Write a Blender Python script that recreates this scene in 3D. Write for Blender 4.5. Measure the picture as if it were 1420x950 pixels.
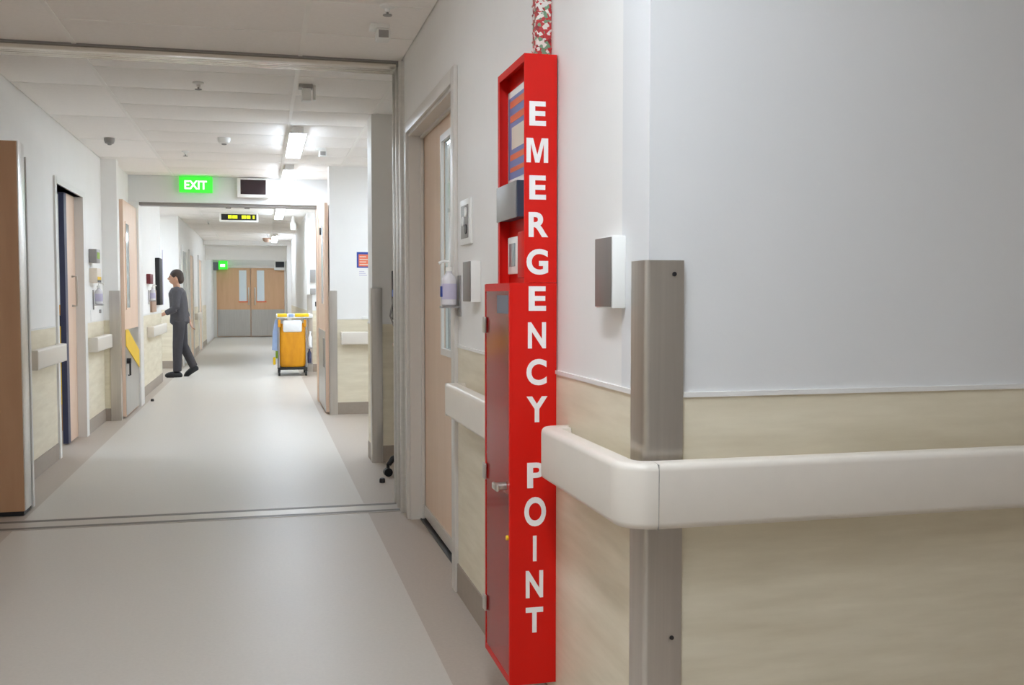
import bpy, bmesh, math, random
from mathutils import Vector, Matrix
random.seed(4)
scene = bpy.context.scene
col = scene.collection
for o in list(bpy.data.objects): bpy.data.objects.remove(o)

# ------------------------------------------------------------------ camera
H = 1.3
F_PX, CX, CY = 1400.0, 710.0, 475.0
YAW = math.atan((CX - 362.0) / math.hypot(F_PX, CY - 407.0))
PITCH = math.atan2(CY - 408.5, F_PX)
FWD = Vector((math.sin(YAW) * math.cos(PITCH), math.cos(YAW) * math.cos(PITCH), -math.sin(PITCH)))
RIGHT = Vector((math.cos(YAW), -math.sin(YAW), 0))
UP = RIGHT.cross(FWD)
cam_data = bpy.data.cameras.new('camera')
cam_data.sensor_width = 36.0
cam_data.lens = 36.0 * F_PX / 1420.0
cam_data.clip_start = 0.05
cam = bpy.data.objects.new('camera', cam_data)
cam.matrix_world = Matrix.Translation((0, 0, H)) @ Matrix((RIGHT, UP, -FWD)).transposed().to_4x4()
col.objects.link(cam)
scene.camera = cam

# ------------------------------------------------------------------ world, exposure
world = bpy.data.worlds.new('world'); scene.world = world
world.use_nodes = True
world.node_tree.nodes['Background'].inputs[0].default_value = (0.9, 0.95, 1.0, 1)
world.node_tree.nodes['Background'].inputs[1].default_value = 0.05
vs = scene.view_settings
vs.view_transform = 'Standard'; vs.look = 'None'; vs.gamma = 1.0; vs.use_curve_mapping = False
scene.cycles.max_bounces = 18; scene.cycles.diffuse_bounces = 14      # white rooms live on interreflection
vs.exposure = 1.25
LAMP = 16.0          # emission of the linear ceiling luminaires
LAMP_NEAR = 26.5     # the one over the wall corner
LAMP_FILL = 8.5       # unseen fill lights added over the near floor and behind the camera

# ------------------------------------------------------------------ helpers
def lin(c):
    c = c / 255.0
    return c / 12.92 if c <= 0.04045 else ((c + 0.055) / 1.055) ** 2.4
def rgb(r, g, b): return (lin(r), lin(g), lin(b), 1)

MATS = {}
def mat(name, c, rough=0.5, metal=0.0, var=0.0, scale=(8, 8, 8), bump=0.0, bscale=None, emit=0.0, c2=None, coat=0.0, spec=0.5, detail=4.0):
    m = bpy.data.materials.new(name); m.use_nodes = True
    nt = m.node_tree; b = nt.nodes['Principled BSDF']
    b.inputs['Base Color'].default_value = c
    b.inputs['Roughness'].default_value = rough
    b.inputs['Metallic'].default_value = metal
    b.inputs['Specular IOR Level'].default_value = spec
    if coat: b.inputs['Coat Weight'].default_value = coat
    if emit:
        b.inputs['Emission Color'].default_value = c
        b.inputs['Emission Strength'].default_value = emit
    if var or c2 or bump:
        tc = nt.nodes.new('ShaderNodeTexCoord'); mp = nt.nodes.new('ShaderNodeMapping')
        mp.inputs['Scale'].default_value = scale
        nz = nt.nodes.new('ShaderNodeTexNoise'); nz.inputs['Scale'].default_value = 1.0
        nz.inputs['Detail'].default_value = detail; nz.inputs['Roughness'].default_value = 0.6
        nt.links.new(tc.outputs['Object'], mp.inputs['Vector']); nt.links.new(mp.outputs['Vector'], nz.inputs['Vector'])
        if var or c2:
            rp = nt.nodes.new('ShaderNodeValToRGB')
            lo = tuple(max(0, v * (1 - var)) for v in c[:3]) + (1,)
            hi = tuple(min(1, v * (1 + var)) for v in c[:3]) + (1,)
            if c2: lo, hi = c2, c
            rp.color_ramp.elements[0].position = 0.3; rp.color_ramp.elements[1].position = 0.7
            rp.color_ramp.elements[0].color = lo; rp.color_ramp.elements[1].color = hi
            nt.links.new(nz.outputs['Fac'], rp.inputs['Fac'])
            nt.links.new(rp.outputs['Color'], b.inputs['Base Color'])
        if bump:
            bp = nt.nodes.new('ShaderNodeBump'); bp.inputs['Strength'].default_value = bump
            bp.inputs['Distance'].default_value = 0.002
            nz2 = nz
            if bscale:
                mp2 = nt.nodes.new('ShaderNodeMapping'); mp2.inputs['Scale'].default_value = bscale
                nz2 = nt.nodes.new('ShaderNodeTexNoise'); nz2.inputs['Scale'].default_value = 1.0
                nt.links.new(tc.outputs['Object'], mp2.inputs['Vector']); nt.links.new(mp2.outputs['Vector'], nz2.inputs['Vector'])
            nt.links.new(nz2.outputs['Fac'], bp.inputs['Height'])
            nt.links.new(bp.outputs['Normal'], b.inputs['Normal'])
    MATS[name] = m
    return m

def mat_clear(name, tint, rough=0.03, fac=1.0):
    """thin clear sheet: transparent, with a Fresnel reflection"""
    m = bpy.data.materials.new(name); m.use_nodes = True
    nt = m.node_tree; nt.nodes.remove(nt.nodes['Principled BSDF']); out = nt.nodes['Material Output']
    t = nt.nodes.new('ShaderNodeBsdfTransparent'); t.inputs[0].default_value = tint
    g = nt.nodes.new('ShaderNodeBsdfGlossy'); g.inputs['Roughness'].default_value = rough
    f = nt.nodes.new('ShaderNodeFresnel'); f.inputs['IOR'].default_value = 1.45
    mx = nt.nodes.new('ShaderNodeMixShader')
    ge = nt.nodes.new('ShaderNodeNewGeometry'); inv = nt.nodes.new('ShaderNodeMath'); inv.operation = 'SUBTRACT'; inv.inputs[0].default_value = 1.0
    mul = nt.nodes.new('ShaderNodeMath'); mul.operation = 'MULTIPLY'
    nt.links.new(ge.outputs['Backfacing'], inv.inputs[1]); nt.links.new(f.outputs[0], mul.inputs[0]); nt.links.new(inv.outputs[0], mul.inputs[1])
    nt.links.new(mul.outputs[0], mx.inputs[0]); nt.links.new(t.outputs[0], mx.inputs[1]); nt.links.new(g.outputs[0], mx.inputs[2])
    nt.links.new(mx.outputs[0], out.inputs['Surface'])
    MATS[name] = m
    return m

# surfaces
mat('paint', rgb(238, 237, 234), 0.55, var=0.015, scale=(3, 3, 3), bump=0.06, bscale=(160, 160, 160))
mat('paint_cool', rgb(224, 225, 225), 0.5, var=0.012, scale=(2, 2, 2), bump=0.06, bscale=(160, 160, 160))
mat('trim', rgb(232, 231, 228), 0.4)
mat('architrave', rgb(218, 214, 207), 0.35, var=0.01, scale=(5, 5, 5))
mat('vinyl', rgb(236, 228, 206), 0.42, c2=rgb(217, 207, 182), scale=(2.2, 2.2, 17), bump=0.08, bscale=(14, 14, 60), detail=7)
mat('skirting', rgb(160, 148, 135), 0.5, var=0.04, scale=(30, 30, 30))
mat('floor_light', rgb(196, 190, 181), 0.42, var=0.035, scale=(70, 70, 70), bump=0.03, bscale=(120, 120, 120), spec=0.5, detail=6)
mat('floor_border', rgb(178, 166, 154), 0.45, var=0.05, scale=(70, 70, 70), bump=0.03, bscale=(120, 120, 120), detail=6)
mat('tile', rgb(249, 245, 241), 0.8, var=0.02, scale=(60, 60, 60), bump=0.12, bscale=(260, 260, 260))
mat('grid', rgb(246, 243, 238), 0.5)
mat('steel', rgb(204, 198, 190), 0.28, metal=0.85, var=0.06, scale=(60, 60, 1.2), bump=0.04)
mat('steel_kick', rgb(188, 186, 182), 0.3, metal=0.85, var=0.06, scale=(40, 40, 2), bump=0.04)
mat('aluminium', rgb(222, 220, 215), 0.3, metal=0.6, var=0.04, scale=(5, 60, 60))
mat('aluminium_bright', rgb(240, 236, 228), 0.18, metal=0.9)
mat('track_metal', rgb(186, 178, 168), 0.4, metal=0.3, var=0.03, scale=(3, 40, 40))
mat('rail', rgb(226, 219, 208), 0.36, var=0.012, scale=(20, 20, 20), bump=0.03, bscale=(300, 300, 300))
mat('wood', rgb(240, 214, 191), 0.45, c2=rgb(233, 206, 181), scale=(14, 14, 1.4), bump=0.03)
mat('wood_dark', rgb(190, 150, 116), 0.45, c2=rgb(181, 140, 106), scale=(14, 14, 1.4), bump=0.03)
mat('wood_far', rgb(222, 180, 142), 0.5, c2=rgb(215, 172, 133), scale=(14, 14, 1.4))
mat('wood_pale', rgb(230, 202, 180), 0.45, c2=rgb(224, 194, 170), scale=(12, 12, 1.2))
mat('red', rgb(214, 20, 6), 0.45, var=0.02, scale=(10, 10, 10), spec=0.3)
mat('red_dark', rgb(178, 16, 10), 0.45, var=0.03, scale=(10, 10, 10))
mat('letter', rgb(246, 246, 244), 0.4)
mat('white_plastic', rgb(238, 238, 234), 0.35)
mat('grey_plastic', rgb(150, 147, 144), 0.4, var=0.02, scale=(40, 40, 40))
mat('plate_grey', rgb(138, 132, 128), 0.4, metal=0.35, var=0.03, scale=(60, 60, 3))
mat('dark', rgb(40, 38, 40), 0.4)
mat('groove', rgb(104, 96, 88), 0.5)
mat('black', rgb(22, 22, 24), 0.45)
mat('screen', rgb(44, 26, 30), 0.25)
mat('navy', rgb(58, 62, 92), 0.45)
mat('blue', rgb(36, 92, 190), 0.45)
mat('print_blue', rgb(126, 138, 186), 0.5)
mat('print_deep_blue', rgb(40, 72, 160), 0.5)
mat('print_orange', rgb(232, 120, 84), 0.5)
mat('print_cream', rgb(228, 216, 200), 0.5)
mat('print_grey', rgb(120, 122, 132), 0.6)
mat('paper', rgb(240, 239, 236), 0.6)
mat('slate', rgb(58, 74, 92), 0.4)
mat('yellow', rgb(240, 198, 20), 0.45, var=0.04, scale=(12, 12, 12))
mat('amber', rgb(226, 158, 12), 0.5, c2=rgb(208, 138, 8), scale=(9, 9, 3), bump=0.4, bscale=(10, 10, 4))
mat('lime', rgb(140, 176, 40), 0.5)
mat('cloth_blue', rgb(150, 170, 206), 0.8, var=0.08, scale=(14, 14, 14))
mat('bag_white', rgb(232, 234, 236), 0.5, var=0.04, scale=(10, 10, 10))
mat('pale_label', rgb(196, 190, 214), 0.5)
mat('bottle', rgb(224, 222, 226), 0.25, var=0.02, scale=(20, 20, 20))
mat('maroon', rgb(108, 26, 34), 0.5)
mat('tan', rgb(170, 140, 120), 0.6)
mat('bronze_box', rgb(202, 158, 110), 0.55)
mat('exit_green', rgb(58, 214, 56), 0.4, emit=0.35)
mat('exit_white', rgb(244, 255, 244), 0.4, emit=0.5)
mat('led', rgb(190, 210, 20), 0.4, emit=0.8)
mat('frosted', rgb(214, 222, 222), 0.18, spec=0.6)
mat('glass_bright', rgb(226, 236, 242), 0.15, spec=0.6)
mat('glass_dim', rgb(150, 164, 166), 0.12, spec=0.6)
mat('lamp', rgb(226, 240, 255), 0.5, emit=LAMP)
mat('lamp_near', rgb(234, 244, 255), 0.5, emit=LAMP_NEAR)
mat('lamp_fill', rgb(240, 246, 255), 0.5, emit=LAMP_FILL)
mat('skin', rgb(196, 150, 124), 0.5, var=0.03, scale=(20, 20, 20))
mat('clothes', rgb(78, 76, 80), 0.85, var=0.08, scale=(30, 30, 30), bump=0.2)
mat('trousers', rgb(66, 64, 68), 0.85, var=0.08, scale=(30, 30, 30), bump=0.2)
mat('hair', rgb(58, 44, 36), 0.6, var=0.2, scale=(60, 60, 12))
mat_clear('clear', (0.93, 0.95, 0.94, 1), 0.02)
mat_clear('acrylic', (0.88, 0.84, 0.82, 1), 0.10)

# festive tape: small red, white and green diamonds
def mat_tape():
    m = bpy.data.materials.new('tape'); m.use_nodes = True; nt = m.node_tree; b = nt.nodes['Principled BSDF']
    tc = nt.nodes.new('ShaderNodeTexCoord'); mp = nt.nodes.new('ShaderNodeMapping')
    mp.inputs['Scale'].default_value = (95, 95, 95); mp.inputs['Rotation'].default_value = (0, 0.6, 0)
    vo = nt.nodes.new('ShaderNodeTexVoronoi'); vo.inputs['Scale'].default_value = 1.0; vo.inputs['Randomness'].default_value = 0.45
    rp = nt.nodes.new('ShaderNodeValToRGB'); rp.color_ramp.interpolation = 'CONSTANT'
    sep = nt.nodes.new('ShaderNodeSeparateColor')
    e = rp.color_ramp.elements
    e[0].position = 0.0; e[0].color = rgb(196, 60, 62)
    e[1].position = 0.36; e[1].color = rgb(236, 232, 226)
    n = e.new(0.68); n.color = rgb(120, 160, 128)
    n = e.new(0.88); n.color = rgb(150, 44, 48)
    nt.links.new(tc.outputs['Object'], mp.inputs['Vector']); nt.links.new(mp.outputs['Vector'], vo.inputs['Vector'])
    nt.links.new(vo.outputs['Color'], sep.inputs['Color']); nt.links.new(sep.outputs[0], rp.inputs['Fac'])
    nt.links.new(rp.outputs['Color'], b.inputs['Base Color']); b.inputs['Roughness'].default_value = 0.4
    MATS['tape'] = m
mat_tape()

class MB:
    """collects shapes in world coordinates"""
    def __init__(self): self.bm = bmesh.new()
    def box(self, x0, x1, y0, y1, z0, z1, bev=0.0, seg=2):
        t = bmesh.new()
        r = bmesh.ops.create_cube(t, size=1.0)
        bmesh.ops.scale(t, vec=(abs(x1 - x0), abs(y1 - y0), abs(z1 - z0)), verts=t.verts)
        if bev:
            bmesh.ops.bevel(t, geom=t.edges[:], offset=bev, segments=seg, profile=0.5, affect='EDGES')
        bmesh.ops.translate(t, vec=((x0 + x1) / 2, (y0 + y1) / 2, (z0 + z1) / 2), verts=t.verts)
        self.add(t); return self
    def add(self, t, mtx=None):
        if mtx is not None: t.transform(mtx)
        me = bpy.data.meshes.new('tmp'); t.to_mesh(me); t.free()
        self.bm.from_mesh(me); bpy.data.meshes.remove(me)
    def cyl(self, p0, p1, r0, r1=None, n=16):
        r1 = r0 if r1 is None else r1
        p0, p1 = Vector(p0), Vector(p1); d = p1 - p0
        t = bmesh.new()
        bmesh.ops.create_cone(t, cap_ends=True, segments=n, radius1=r0, radius2=r1, depth=d.length)
        q = Vector((0, 0, 1)).rotation_difference(d.normalized())
        self.add(t, Matrix.Translation((p0 + p1) / 2) @ q.to_matrix().to_4x4()); return self
    def sphere(self, c, r, s=(1, 1, 1), u=16, v=10):
        t = bmesh.new(); bmesh.ops.create_uvsphere(t, u_segments=u, v_segments=v, radius=r)
        self.add(t, Matrix.Translation(c) @ Matrix.Diagonal((*s, 1))); return self
    def tube(self, pts, rads, n=12):
        """round tube through points with a radius each"""
        pts = [Vector(p) for p in pts]
        if not isinstance(rads, (list, tuple)): rads = [rads] * len(pts)
        t = bmesh.new(); rings = []
        prev = None
        for i, p in enumerate(pts):
            a = pts[max(i - 1, 0)]; b = pts[min(i + 1, len(pts) - 1)]
            d = (b - a).normalized()
            ref = prev if prev is not None else (Vector((0, 0, 1)) if abs(d.z) < 0.9 else Vector((1, 0, 0)))
            x = (ref - d * ref.dot(d)).normalized(); prev = x; y = d.cross(x)
            rings.append([t.verts.new(p + (x * math.cos(k * 2 * math.pi / n) + y * math.sin(k * 2 * math.pi / n)) * rads[i]) for k in range(n)])
        for i in range(len(rings) - 1):
            for k in range(n):
                t.faces.new((rings[i][k], rings[i][(k + 1) % n], rings[i + 1][(k + 1) % n], rings[i + 1][k]))
        t.faces.new(rings[0][::-1]); t.faces.new(rings[-1])
        self.add(t); return self
    def lathe(self, c, prof, n=20):
        """(radius, z) profile turned round a vertical axis through c"""
        t = bmesh.new(); rings = []
        for r, z in prof:
            rings.append([t.verts.new((c[0] + r * math.cos(k * 2 * math.pi / n), c[1] + r * math.sin(k * 2 * math.pi / n), c[2] + z)) for k in range(n)])
        for i in range(len(rings) - 1):
            for k in range(n):
                t.faces.new((rings[i][k], rings[i][(k + 1) % n], rings[i + 1][(k + 1) % n], rings[i + 1][k]))
        t.faces.new(rings[0][::-1]); t.faces.new(rings[-1])
        self.add(t); return self
    def prism(self, poly, axis, a, b):
        """polygon of 2-D points extruded along an axis from a to b (x: (y,z), y: (x,z), z: (x,y))"""
        t = bmesh.new()
        f = {'x': lambda u, v, w: (w, u, v), 'y': lambda u, v, w: (u, w, v), 'z': lambda u, v, w: (u, v, w)}[axis]
        A = [t.verts.new(f(u, v, a)) for u, v in poly]; Bv = [t.verts.new(f(u, v, b)) for u, v in poly]
        t.faces.new(A[::-1]); t.faces.new(Bv)
        for i in range(len(poly)):
            j = (i + 1) % len(poly); t.faces.new((A[i], A[j], Bv[j], Bv[i]))
        bmesh.ops.recalc_face_normals(t, faces=t.faces)
        self.add(t); return self
    def sweep(self, frames, prof):
        """prof: (offset, z) points; frames: ((x, y), (nx, ny)) stations"""
        t = bmesh.new(); R = []
        for (px, py), (nx, ny) in frames:
            R.append([t.verts.new((px + nx * o, py + ny * o, z)) for o, z in prof])
        n = len(prof)
        for i in range(len(R) - 1):
            for k in range(n): t.faces.new((R[i][k], R[i][(k + 1) % n], R[i + 1][(k + 1) % n], R[i + 1][k]))
        t.faces.new(R[0][::-1]); t.faces.new(R[-1])
        bmesh.ops.recalc_face_normals(t, faces=t.faces)
        self.add(t); return self
    def done(self, name, m, parent=None, smooth=False, origin=None):
        bm = self.bm
        bmesh.ops.recalc_face_normals(bm, faces=bm.faces)
        if parent is not None:
            root = parent
            while root.parent: root = root.parent
            org = root.location.copy()
        elif origin is not None: org = Vector(origin)
        else:
            xs = [v.co for v in bm.verts]
            org = Vector(((min(v.x for v in xs) + max(v.x for v in xs)) / 2, (min(v.y for v in xs) + max(v.y for v in xs)) / 2, min(v.z for v in xs)))
        bmesh.ops.translate(bm, vec=-org, verts=bm.verts)
        me = bpy.data.meshes.new(name); bm.to_mesh(me); bm.free()
        me.materials.append(MATS[m])
        if smooth:
            for p in me.polygons: p.use_smooth = True
            me.set_sharp_from_angle(angle=math.radians(38))
        o = bpy.data.objects.new(name, me); col.objects.link(o)
        if parent is not None: o.parent = parent
        else: o.location = org
        return o

def box(name, m, parent, *a, bev=0.0, **k): return MB().box(*a, bev=bev).done(name, m, parent, smooth=bool(bev), **k)
def tag(o, label, cat, group=None):
    o['label'] = label; o['category'] = cat
    if group: o['group'] = group
    return o
def thing(name, label, cat, loc, group=None):
    o = bpy.data.objects.new(name, None); o.location = loc; o.empty_display_size = 0.1
    col.objects.link(o); return tag(o, label, cat, group)
def struct(o, label=None):
    o['kind'] = 'structure'
    if label: o['label'] = label
    return o
def sempty(name, loc, label=None):
    o = bpy.data.objects.new(name, None); o.location = loc; col.objects.link(o); return struct(o, label)
def text_part(s, name, m, parent, size, center, xdir, normal, extrude=0.0008, bold=0.0, up=Vector((0, 0, 1)), fit=None):
    cu = bpy.data.curves.new('t', 'FONT'); cu.body = s; cu.size = size; cu.extrude = extrude; cu.offset = bold
    cu.align_x = 'LEFT'; cu.resolution_u = 6
    ob = bpy.data.objects.new('t', cu); col.objects.link(ob)
    dg = bpy.context.evaluated_depsgraph_get(); dg.update()
    me = bpy.data.meshes.new_from_object(ob.evaluated_get(dg))
    bpy.data.objects.remove(ob); bpy.data.curves.remove(cu)
    xs = [v.co for v in me.vertices]
    x0, x1 = min(v.x for v in xs), max(v.x for v in xs); y0, y1 = min(v.y for v in xs), max(v.y for v in xs)
    sx = sy = 1.0
    if fit:
        if fit[0]: sx = fit[0] / (x1 - x0)
        if fit[1]: sy = fit[1] / (y1 - y0)
    xdir = Vector(xdir); normal = Vector(normal); c = Vector(center)
    t = bmesh.new(); t.from_mesh(me); bpy.data.meshes.remove(me)
    for v in t.verts:
        u, w, n = (v.co.x - (x0 + x1) / 2) * sx, (v.co.y - (y0 + y1) / 2) * sy, v.co.z
        v.co = c + xdir * u + up * w + normal * n
    mb = MB(); mb.add(t)
    return mb.done(name, m, parent)
def copy_tree(o, loc):
    r = o.copy(); col.objects.link(r); r.location = loc
    for ch in list(o.children):
        c = ch.copy(); col.objects.link(c); c.parent = r
        for g in ch.children:
            d = g.copy(); col.objects.link(d); d.parent = c
    return r

# ------------------------------------------------------------------ measures (metres; corridor along +Y)
XR, YW = 0.8255, 2.08        # right wall plane, wall at the near corner
XL = -1.57                   # left wall plane
ZC = 2.674                   # ceiling
TR = 6.1                     # door track
BK = 12.4                    # bulkhead
ZD, ZS = 1.072, 0.13         # top of vinyl wall panelling, of skirting

# ------------------------------------------------------------------ floor
fl = struct(box('floor', 'floor_border', None, -4.6, 4.4, -3.0, 33.0, -0.08, 0.0, origin=(0, 0, 0)), 'vinyl corridor floor')
box('vinyl_sheet', 'floor_light', fl, -1.34, 0.605, -3.0, 31.9, 0.0, 0.0012)
box('floor_track', 'track_metal', fl, -2.34, 0.80, 5.99, 6.255, 0.0, 0.0035)
for yy in (6.028, 6.212):
    box('track_groove', 'groove', fl, -2.34, 0.80, yy - 0.024, yy + 0.024, 0.0, 0.0042)

# ------------------------------------------------------------------ ceiling: slab, tiles and bars
ce = struct(box('ceiling', 'grid', None, -4.6, 4.4, -3.0, 33.0, ZC + 0.035, ZC + 0.12, origin=(0, 0, ZC)), 'white suspended tile ceiling')
TILE = {}
def tile(x0, x1, y0, y1):
    k = (round(x1 - x0, 3), round(y1 - y0, 3))
    if k not in TILE:
        t = MB().box(-k[0] / 2 + .007, k[0] / 2 - .007, -k[1] / 2 + .007, k[1] / 2 - .007, 0.0025, 0.03, bev=0.002)
        o = t.done('ceiling_tile', 'tile', ce, smooth=True); TILE[k] = o.data
        o.data.transform(Matrix.Translation((0, 0, ZC)))
        o.location = (0, 0, 0)
    else:
        o = bpy.data.objects.new('ceiling_tile', TILE[k]); col.objects.link(o); o.parent = ce
    o.location = ((x0 + x1) / 2, (y0 + y1) / 2, 0)
BAR = {}
def bar(x, y, L, along):
    k = (round(L, 3), along)
    if k not in BAR:
        a = (-.012, .012, -L / 2, L / 2) if along == 'y' else (-L / 2, L / 2, -.0085, .0085)
        o = MB().box(*a, -0.001 if along == 'y' else 0.0, 0.034).done('ceiling_bar', 'grid', ce); BAR[k] = o.data
        o.data.transform(Matrix.Translation((0, 0, ZC)))
    else:
        o = bpy.data.objects.new('ceiling_bar', BAR[k]); col.objects.link(o); o.parent = ce
    o.location = (x, y, 0)
def grid(xs, ya, yb, pitch, y_first):
    ys = [ya]; y = y_first
    while y < ya + 0.05: y += pitch
    while y < yb - 0.05: ys.append(y); y += pitch
    ys.append(yb)
    for x0, x1 in zip(xs[:-1], xs[1:]):
        for a, b in zip(ys[:-1], ys[1:]):
            tile(x0, x1, a, b)
        for yy in ys[1:-1]: bar((x0 + x1) / 2, yy, x1 - x0 - 0.024, 'x')
GX = [-0.98, 0.235, 0.85]
# the children of the ceiling live in its local frame (origin at ceiling height)
_loc = ce.location.copy(); ce.location = (0, 0, 0); ce.data.transform(Matrix.Translation((0, 0, ZC)))
grid([-2.35, -0.98], -3.0, TR - .08, 1.22, 0.06); grid([-0.98, 0.235, 0.8255], -3.0, TR - .08, 0.61, 0.62)
grid([0.8255, 2.05, 3.27, 4.4], -3.0, YW, 0.61, 0.62)
grid([XL, -0.98], TR + .08, BK, 1.225, 7.20); grid(GX, TR + .08, BK, 0.615, 6.59); grid([0.85, 1.9], TR + .08, 7.8, 0.615, 6.59); grid([0.85, 2.5], 8.1, 11.05, 0.615, 8.435)
grid([-1.45, -0.98], BK + .3, 16.0, 1.225, 13.3); grid([-3.2, -2.2, -0.98], 16.0, 18.7, 1.225, 17.0); grid([-1.4, -0.98], 18.7, 27.6, 1.225, 19.4)
grid([-0.98, 0.235], BK + .3, 27.6, 0.615, 13.3); grid([0.235, 0.95], BK + .3, 27.6, 0.615, 13.3); grid([0.95, 1.9], BK + .3, 17.3, 1.225, 13.3)
for x, a, b in ((-0.98, -3, TR - .08), (0.235, -3, TR - .08), (-0.98, TR + .08, BK), (0.235, TR + .08, BK), (0.85, TR + .08, 7.8), (0.85, 8.1, 11.05),
                (-0.98, BK + .3, 27.6), (0.235, BK + .3, 27.6)):
    bar(x, (a + b) / 2, b - a, 'y')

# ------------------------------------------------------------------ walls
def wall(name, m, boxes, label=None, **k):
    mb = MB()
    for b in boxes: mb.box(*b)
    return struct(mb.done(name, m, None, **k), label)
ZT = ZC + 0.03
D1a, D1b, D1h = 4.36, 5.77, 2.22        # opening of the door in the right wall
wall_right = wall('wall_right', 'paint', [(XR, 1.0, YW + .17, D1a, 0, ZT), (XR, 1.0, D1a, D1b, D1h, ZT), (XR, 1.0, D1b, 6.25, 0, ZT)], 'white wall with door and red cabinet')
wall_corner = wall('wall_front', 'paint_cool', [(XR, 4.4, YW, YW + .17, 0, ZT)], 'white wall facing the corridor, with vinyl panelling')
wall_near_left = wall('wall_left_near', 'paint', [(-2.5, -2.35, -3, 6.75, 0, ZT), (-2.5, XL - .15, 6.75, 6.9, 0, ZT)])
wall_back = wall('wall_back', 'paint', [(-2.5, 4.4, -3.0, -2.85, 0, ZT)])
wall_end = wall('wall_right_near', 'paint', [(4.25, 4.4, -2.85, YW, 0, ZT)])
# ward room behind the right-hand door
wall_room = wall('wall_room', 'paint', [(2.9, 3.0, 3.6, 6.35, 0, ZT), (1.0, 2.9, 3.5, 3.6, 0, ZT), (1.0, 2.9, 6.25, 6.35, 0, ZT)])
# alcove and stub wall on the right
stub = wall('wall_right_stub', 'paint', [(0.83, 2.7, 7.8, 8.1, 0, ZT)], 'stub wall end with steel corner guard')
wall_alcove = wall('wall_alcove', 'paint', [(1.9, 2.0, 6.35, 7.8, 0, ZT)])
wall_recess = wall('wall_right_recess', 'paint', [(2.5, 2.6, 8.1, 11.05, 0, ZT)])
wall_white = wall('wall_right_return', 'paint', [(0.72, 2.6, 11.05, 11.25, 0, ZT)], 'white wall with poster beyond the recess')
wall_r2 = wall('wall_right_middle', 'paint', [(0.80, 1.0, 11.25, 13.2, 0, ZT)])
wall_r3 = wall('wall_right_bay', 'paint', [(1.0, 1.9, 13.1, 13.2, 0, ZT), (1.9, 2.0, 13.2, 17.3, 0, ZT)])
wall_r4 = wall('wall_right_far', 'paint', [(0.76, 2.0, 17.3, 17.5, 0, ZT), (0.76, 1.0, 17.5, 32.4, 0, ZT)])
# left
LDa, LDb, LDh = 8.62, 9.86, 2.18
wall_left = wall('wall_left', 'paint', [(XL - .15, XL, 6.75, LDa, 0, ZT), (XL - .15, XL, LDa, LDb, LDh, ZT), (XL - .15, XL, LDb, 11.04, 0, ZT)], 'white left corridor wall with doorway')
nib = wall('wall_left_nib', 'paint', [(XL - .15, -1.42, 11.04, 11.2, 0, ZT)])
wall_rebate = wall('wall_left_rebate', 'paint', [(XL - .15, -1.47, 11.2, BK + .3, 0, ZT)])
wall_l2 = wall('wall_left_middle', 'paint', [(-1.65, -1.45, BK + .3, 15.9, 0, ZT), (-3.2, -1.65, 15.8, 15.9, 0, ZT)])
wall_l3 = wall('wall_left_far', 'paint', [(-3.2, -1.4, 18.7, 18.9, 0, ZT), (-1.6, -1.4, 18.9, 32.4, 0, ZT), (-3.3, -3.2, 15.8, 18.9, 0, ZT)])
wall_lroom = wall('wall_room_left', 'paint', [(-4.6, -4.5, 6.9, 11.2, 0, ZT), (-4.5, XL - .15, 11.1, 11.2, 0, ZT), (-4.5, XL - .15, 6.905, 7.0, 0, ZT)])
bulk = wall('wall_bulkhead', 'paint_cool', [(-1.47, 0.80, BK, BK + .3, 2.37, ZT)], 'white bulkhead across the corridor')
head2 = wall('wall_bulkhead_far', 'paint', [(-1.4, 0.76, 27.6, 27.75, 2.21, ZT)])
wall_far = wall('wall_far', 'paint', [(-1.4, 0.76, 32.1, 32.3, 0, ZT)])
beam = struct(MB().box(-1.4, 0.76, 26.7, 26.95, 2.56, ZT).box(0.66, 0.76, 26.7, 26.95, 0, 2.56).done('trim_1', 'trim', None), 'white portal frame on the corridor ceiling')

# vinyl panelling, white cap strip and skirting, as children of their walls
def dado_x(w, x, y0, y1, side, zd=ZD, sk=True):
    """panelling on a wall whose face is the plane x; side = -1 faces -X, +1 faces +X"""
    a, b = sorted((x, x + side * 0.004))
    box('wall_panel', 'vinyl', w, a, b, y0, y1, ZS - .01, zd)
    a, b = sorted((x, x + side * 0.008)); box('panel_cap', 'trim', w, a, b, y0, y1, zd, zd + .011)
    if sk:
        a, b = sorted((x, x + side * 0.010)); box('skirting', 'skirting', w, a, b, y0, y1, 0.0, ZS)
def dado_y(w, y, x0, x1, zd=ZD, sk=True):
    box('wall_panel', 'vinyl', w, x0, x1, y - .004, y, ZS - .01, zd)
    box('panel_cap', 'trim', w, x0, x1, y - .008, y, zd, zd + .011)
    if sk: box('skirting', 'skirting', w, x0, x1, y - .010, y, 0, ZS)
dado_x(wall_right, XR, YW, 4.275, -1)
dado_y(wall_corner, YW, XR, 4.25)
dado_y(stub, 7.8, 0.83, 1.9); dado_x(stub, 0.83, 7.8, 8.1, -1)
dado_y(wall_white, 11.05, 0.72, 2.5, 1.03)
dado_x(wall_left, XL, 6.76, LDa - .08, 1, 1.045); dado_x(wall_left, XL, LDb + .13, 11.03, 1, 1.035)
dado_y(nib, 11.04, XL, -1.42, 1.035)
dado_x(wall_l2, -1.45, BK + .42, 15.9, 1, 1.03)
dado_y(wall_l3, 18.7, -3.1, -1.4, 1.03); dado_x(wall_l3, -1.4, 18.7, 27.6, 1, 1.03)
dado_x(wall_r2, 0.80, 12.75, 13.2, -1, 1.03); dado_x(wall_r4, 0.76, 17.3, 27.6, -1, 1.03); dado_y(wall_r4, 17.3, 0.76, 1.9, 1.03)
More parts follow.
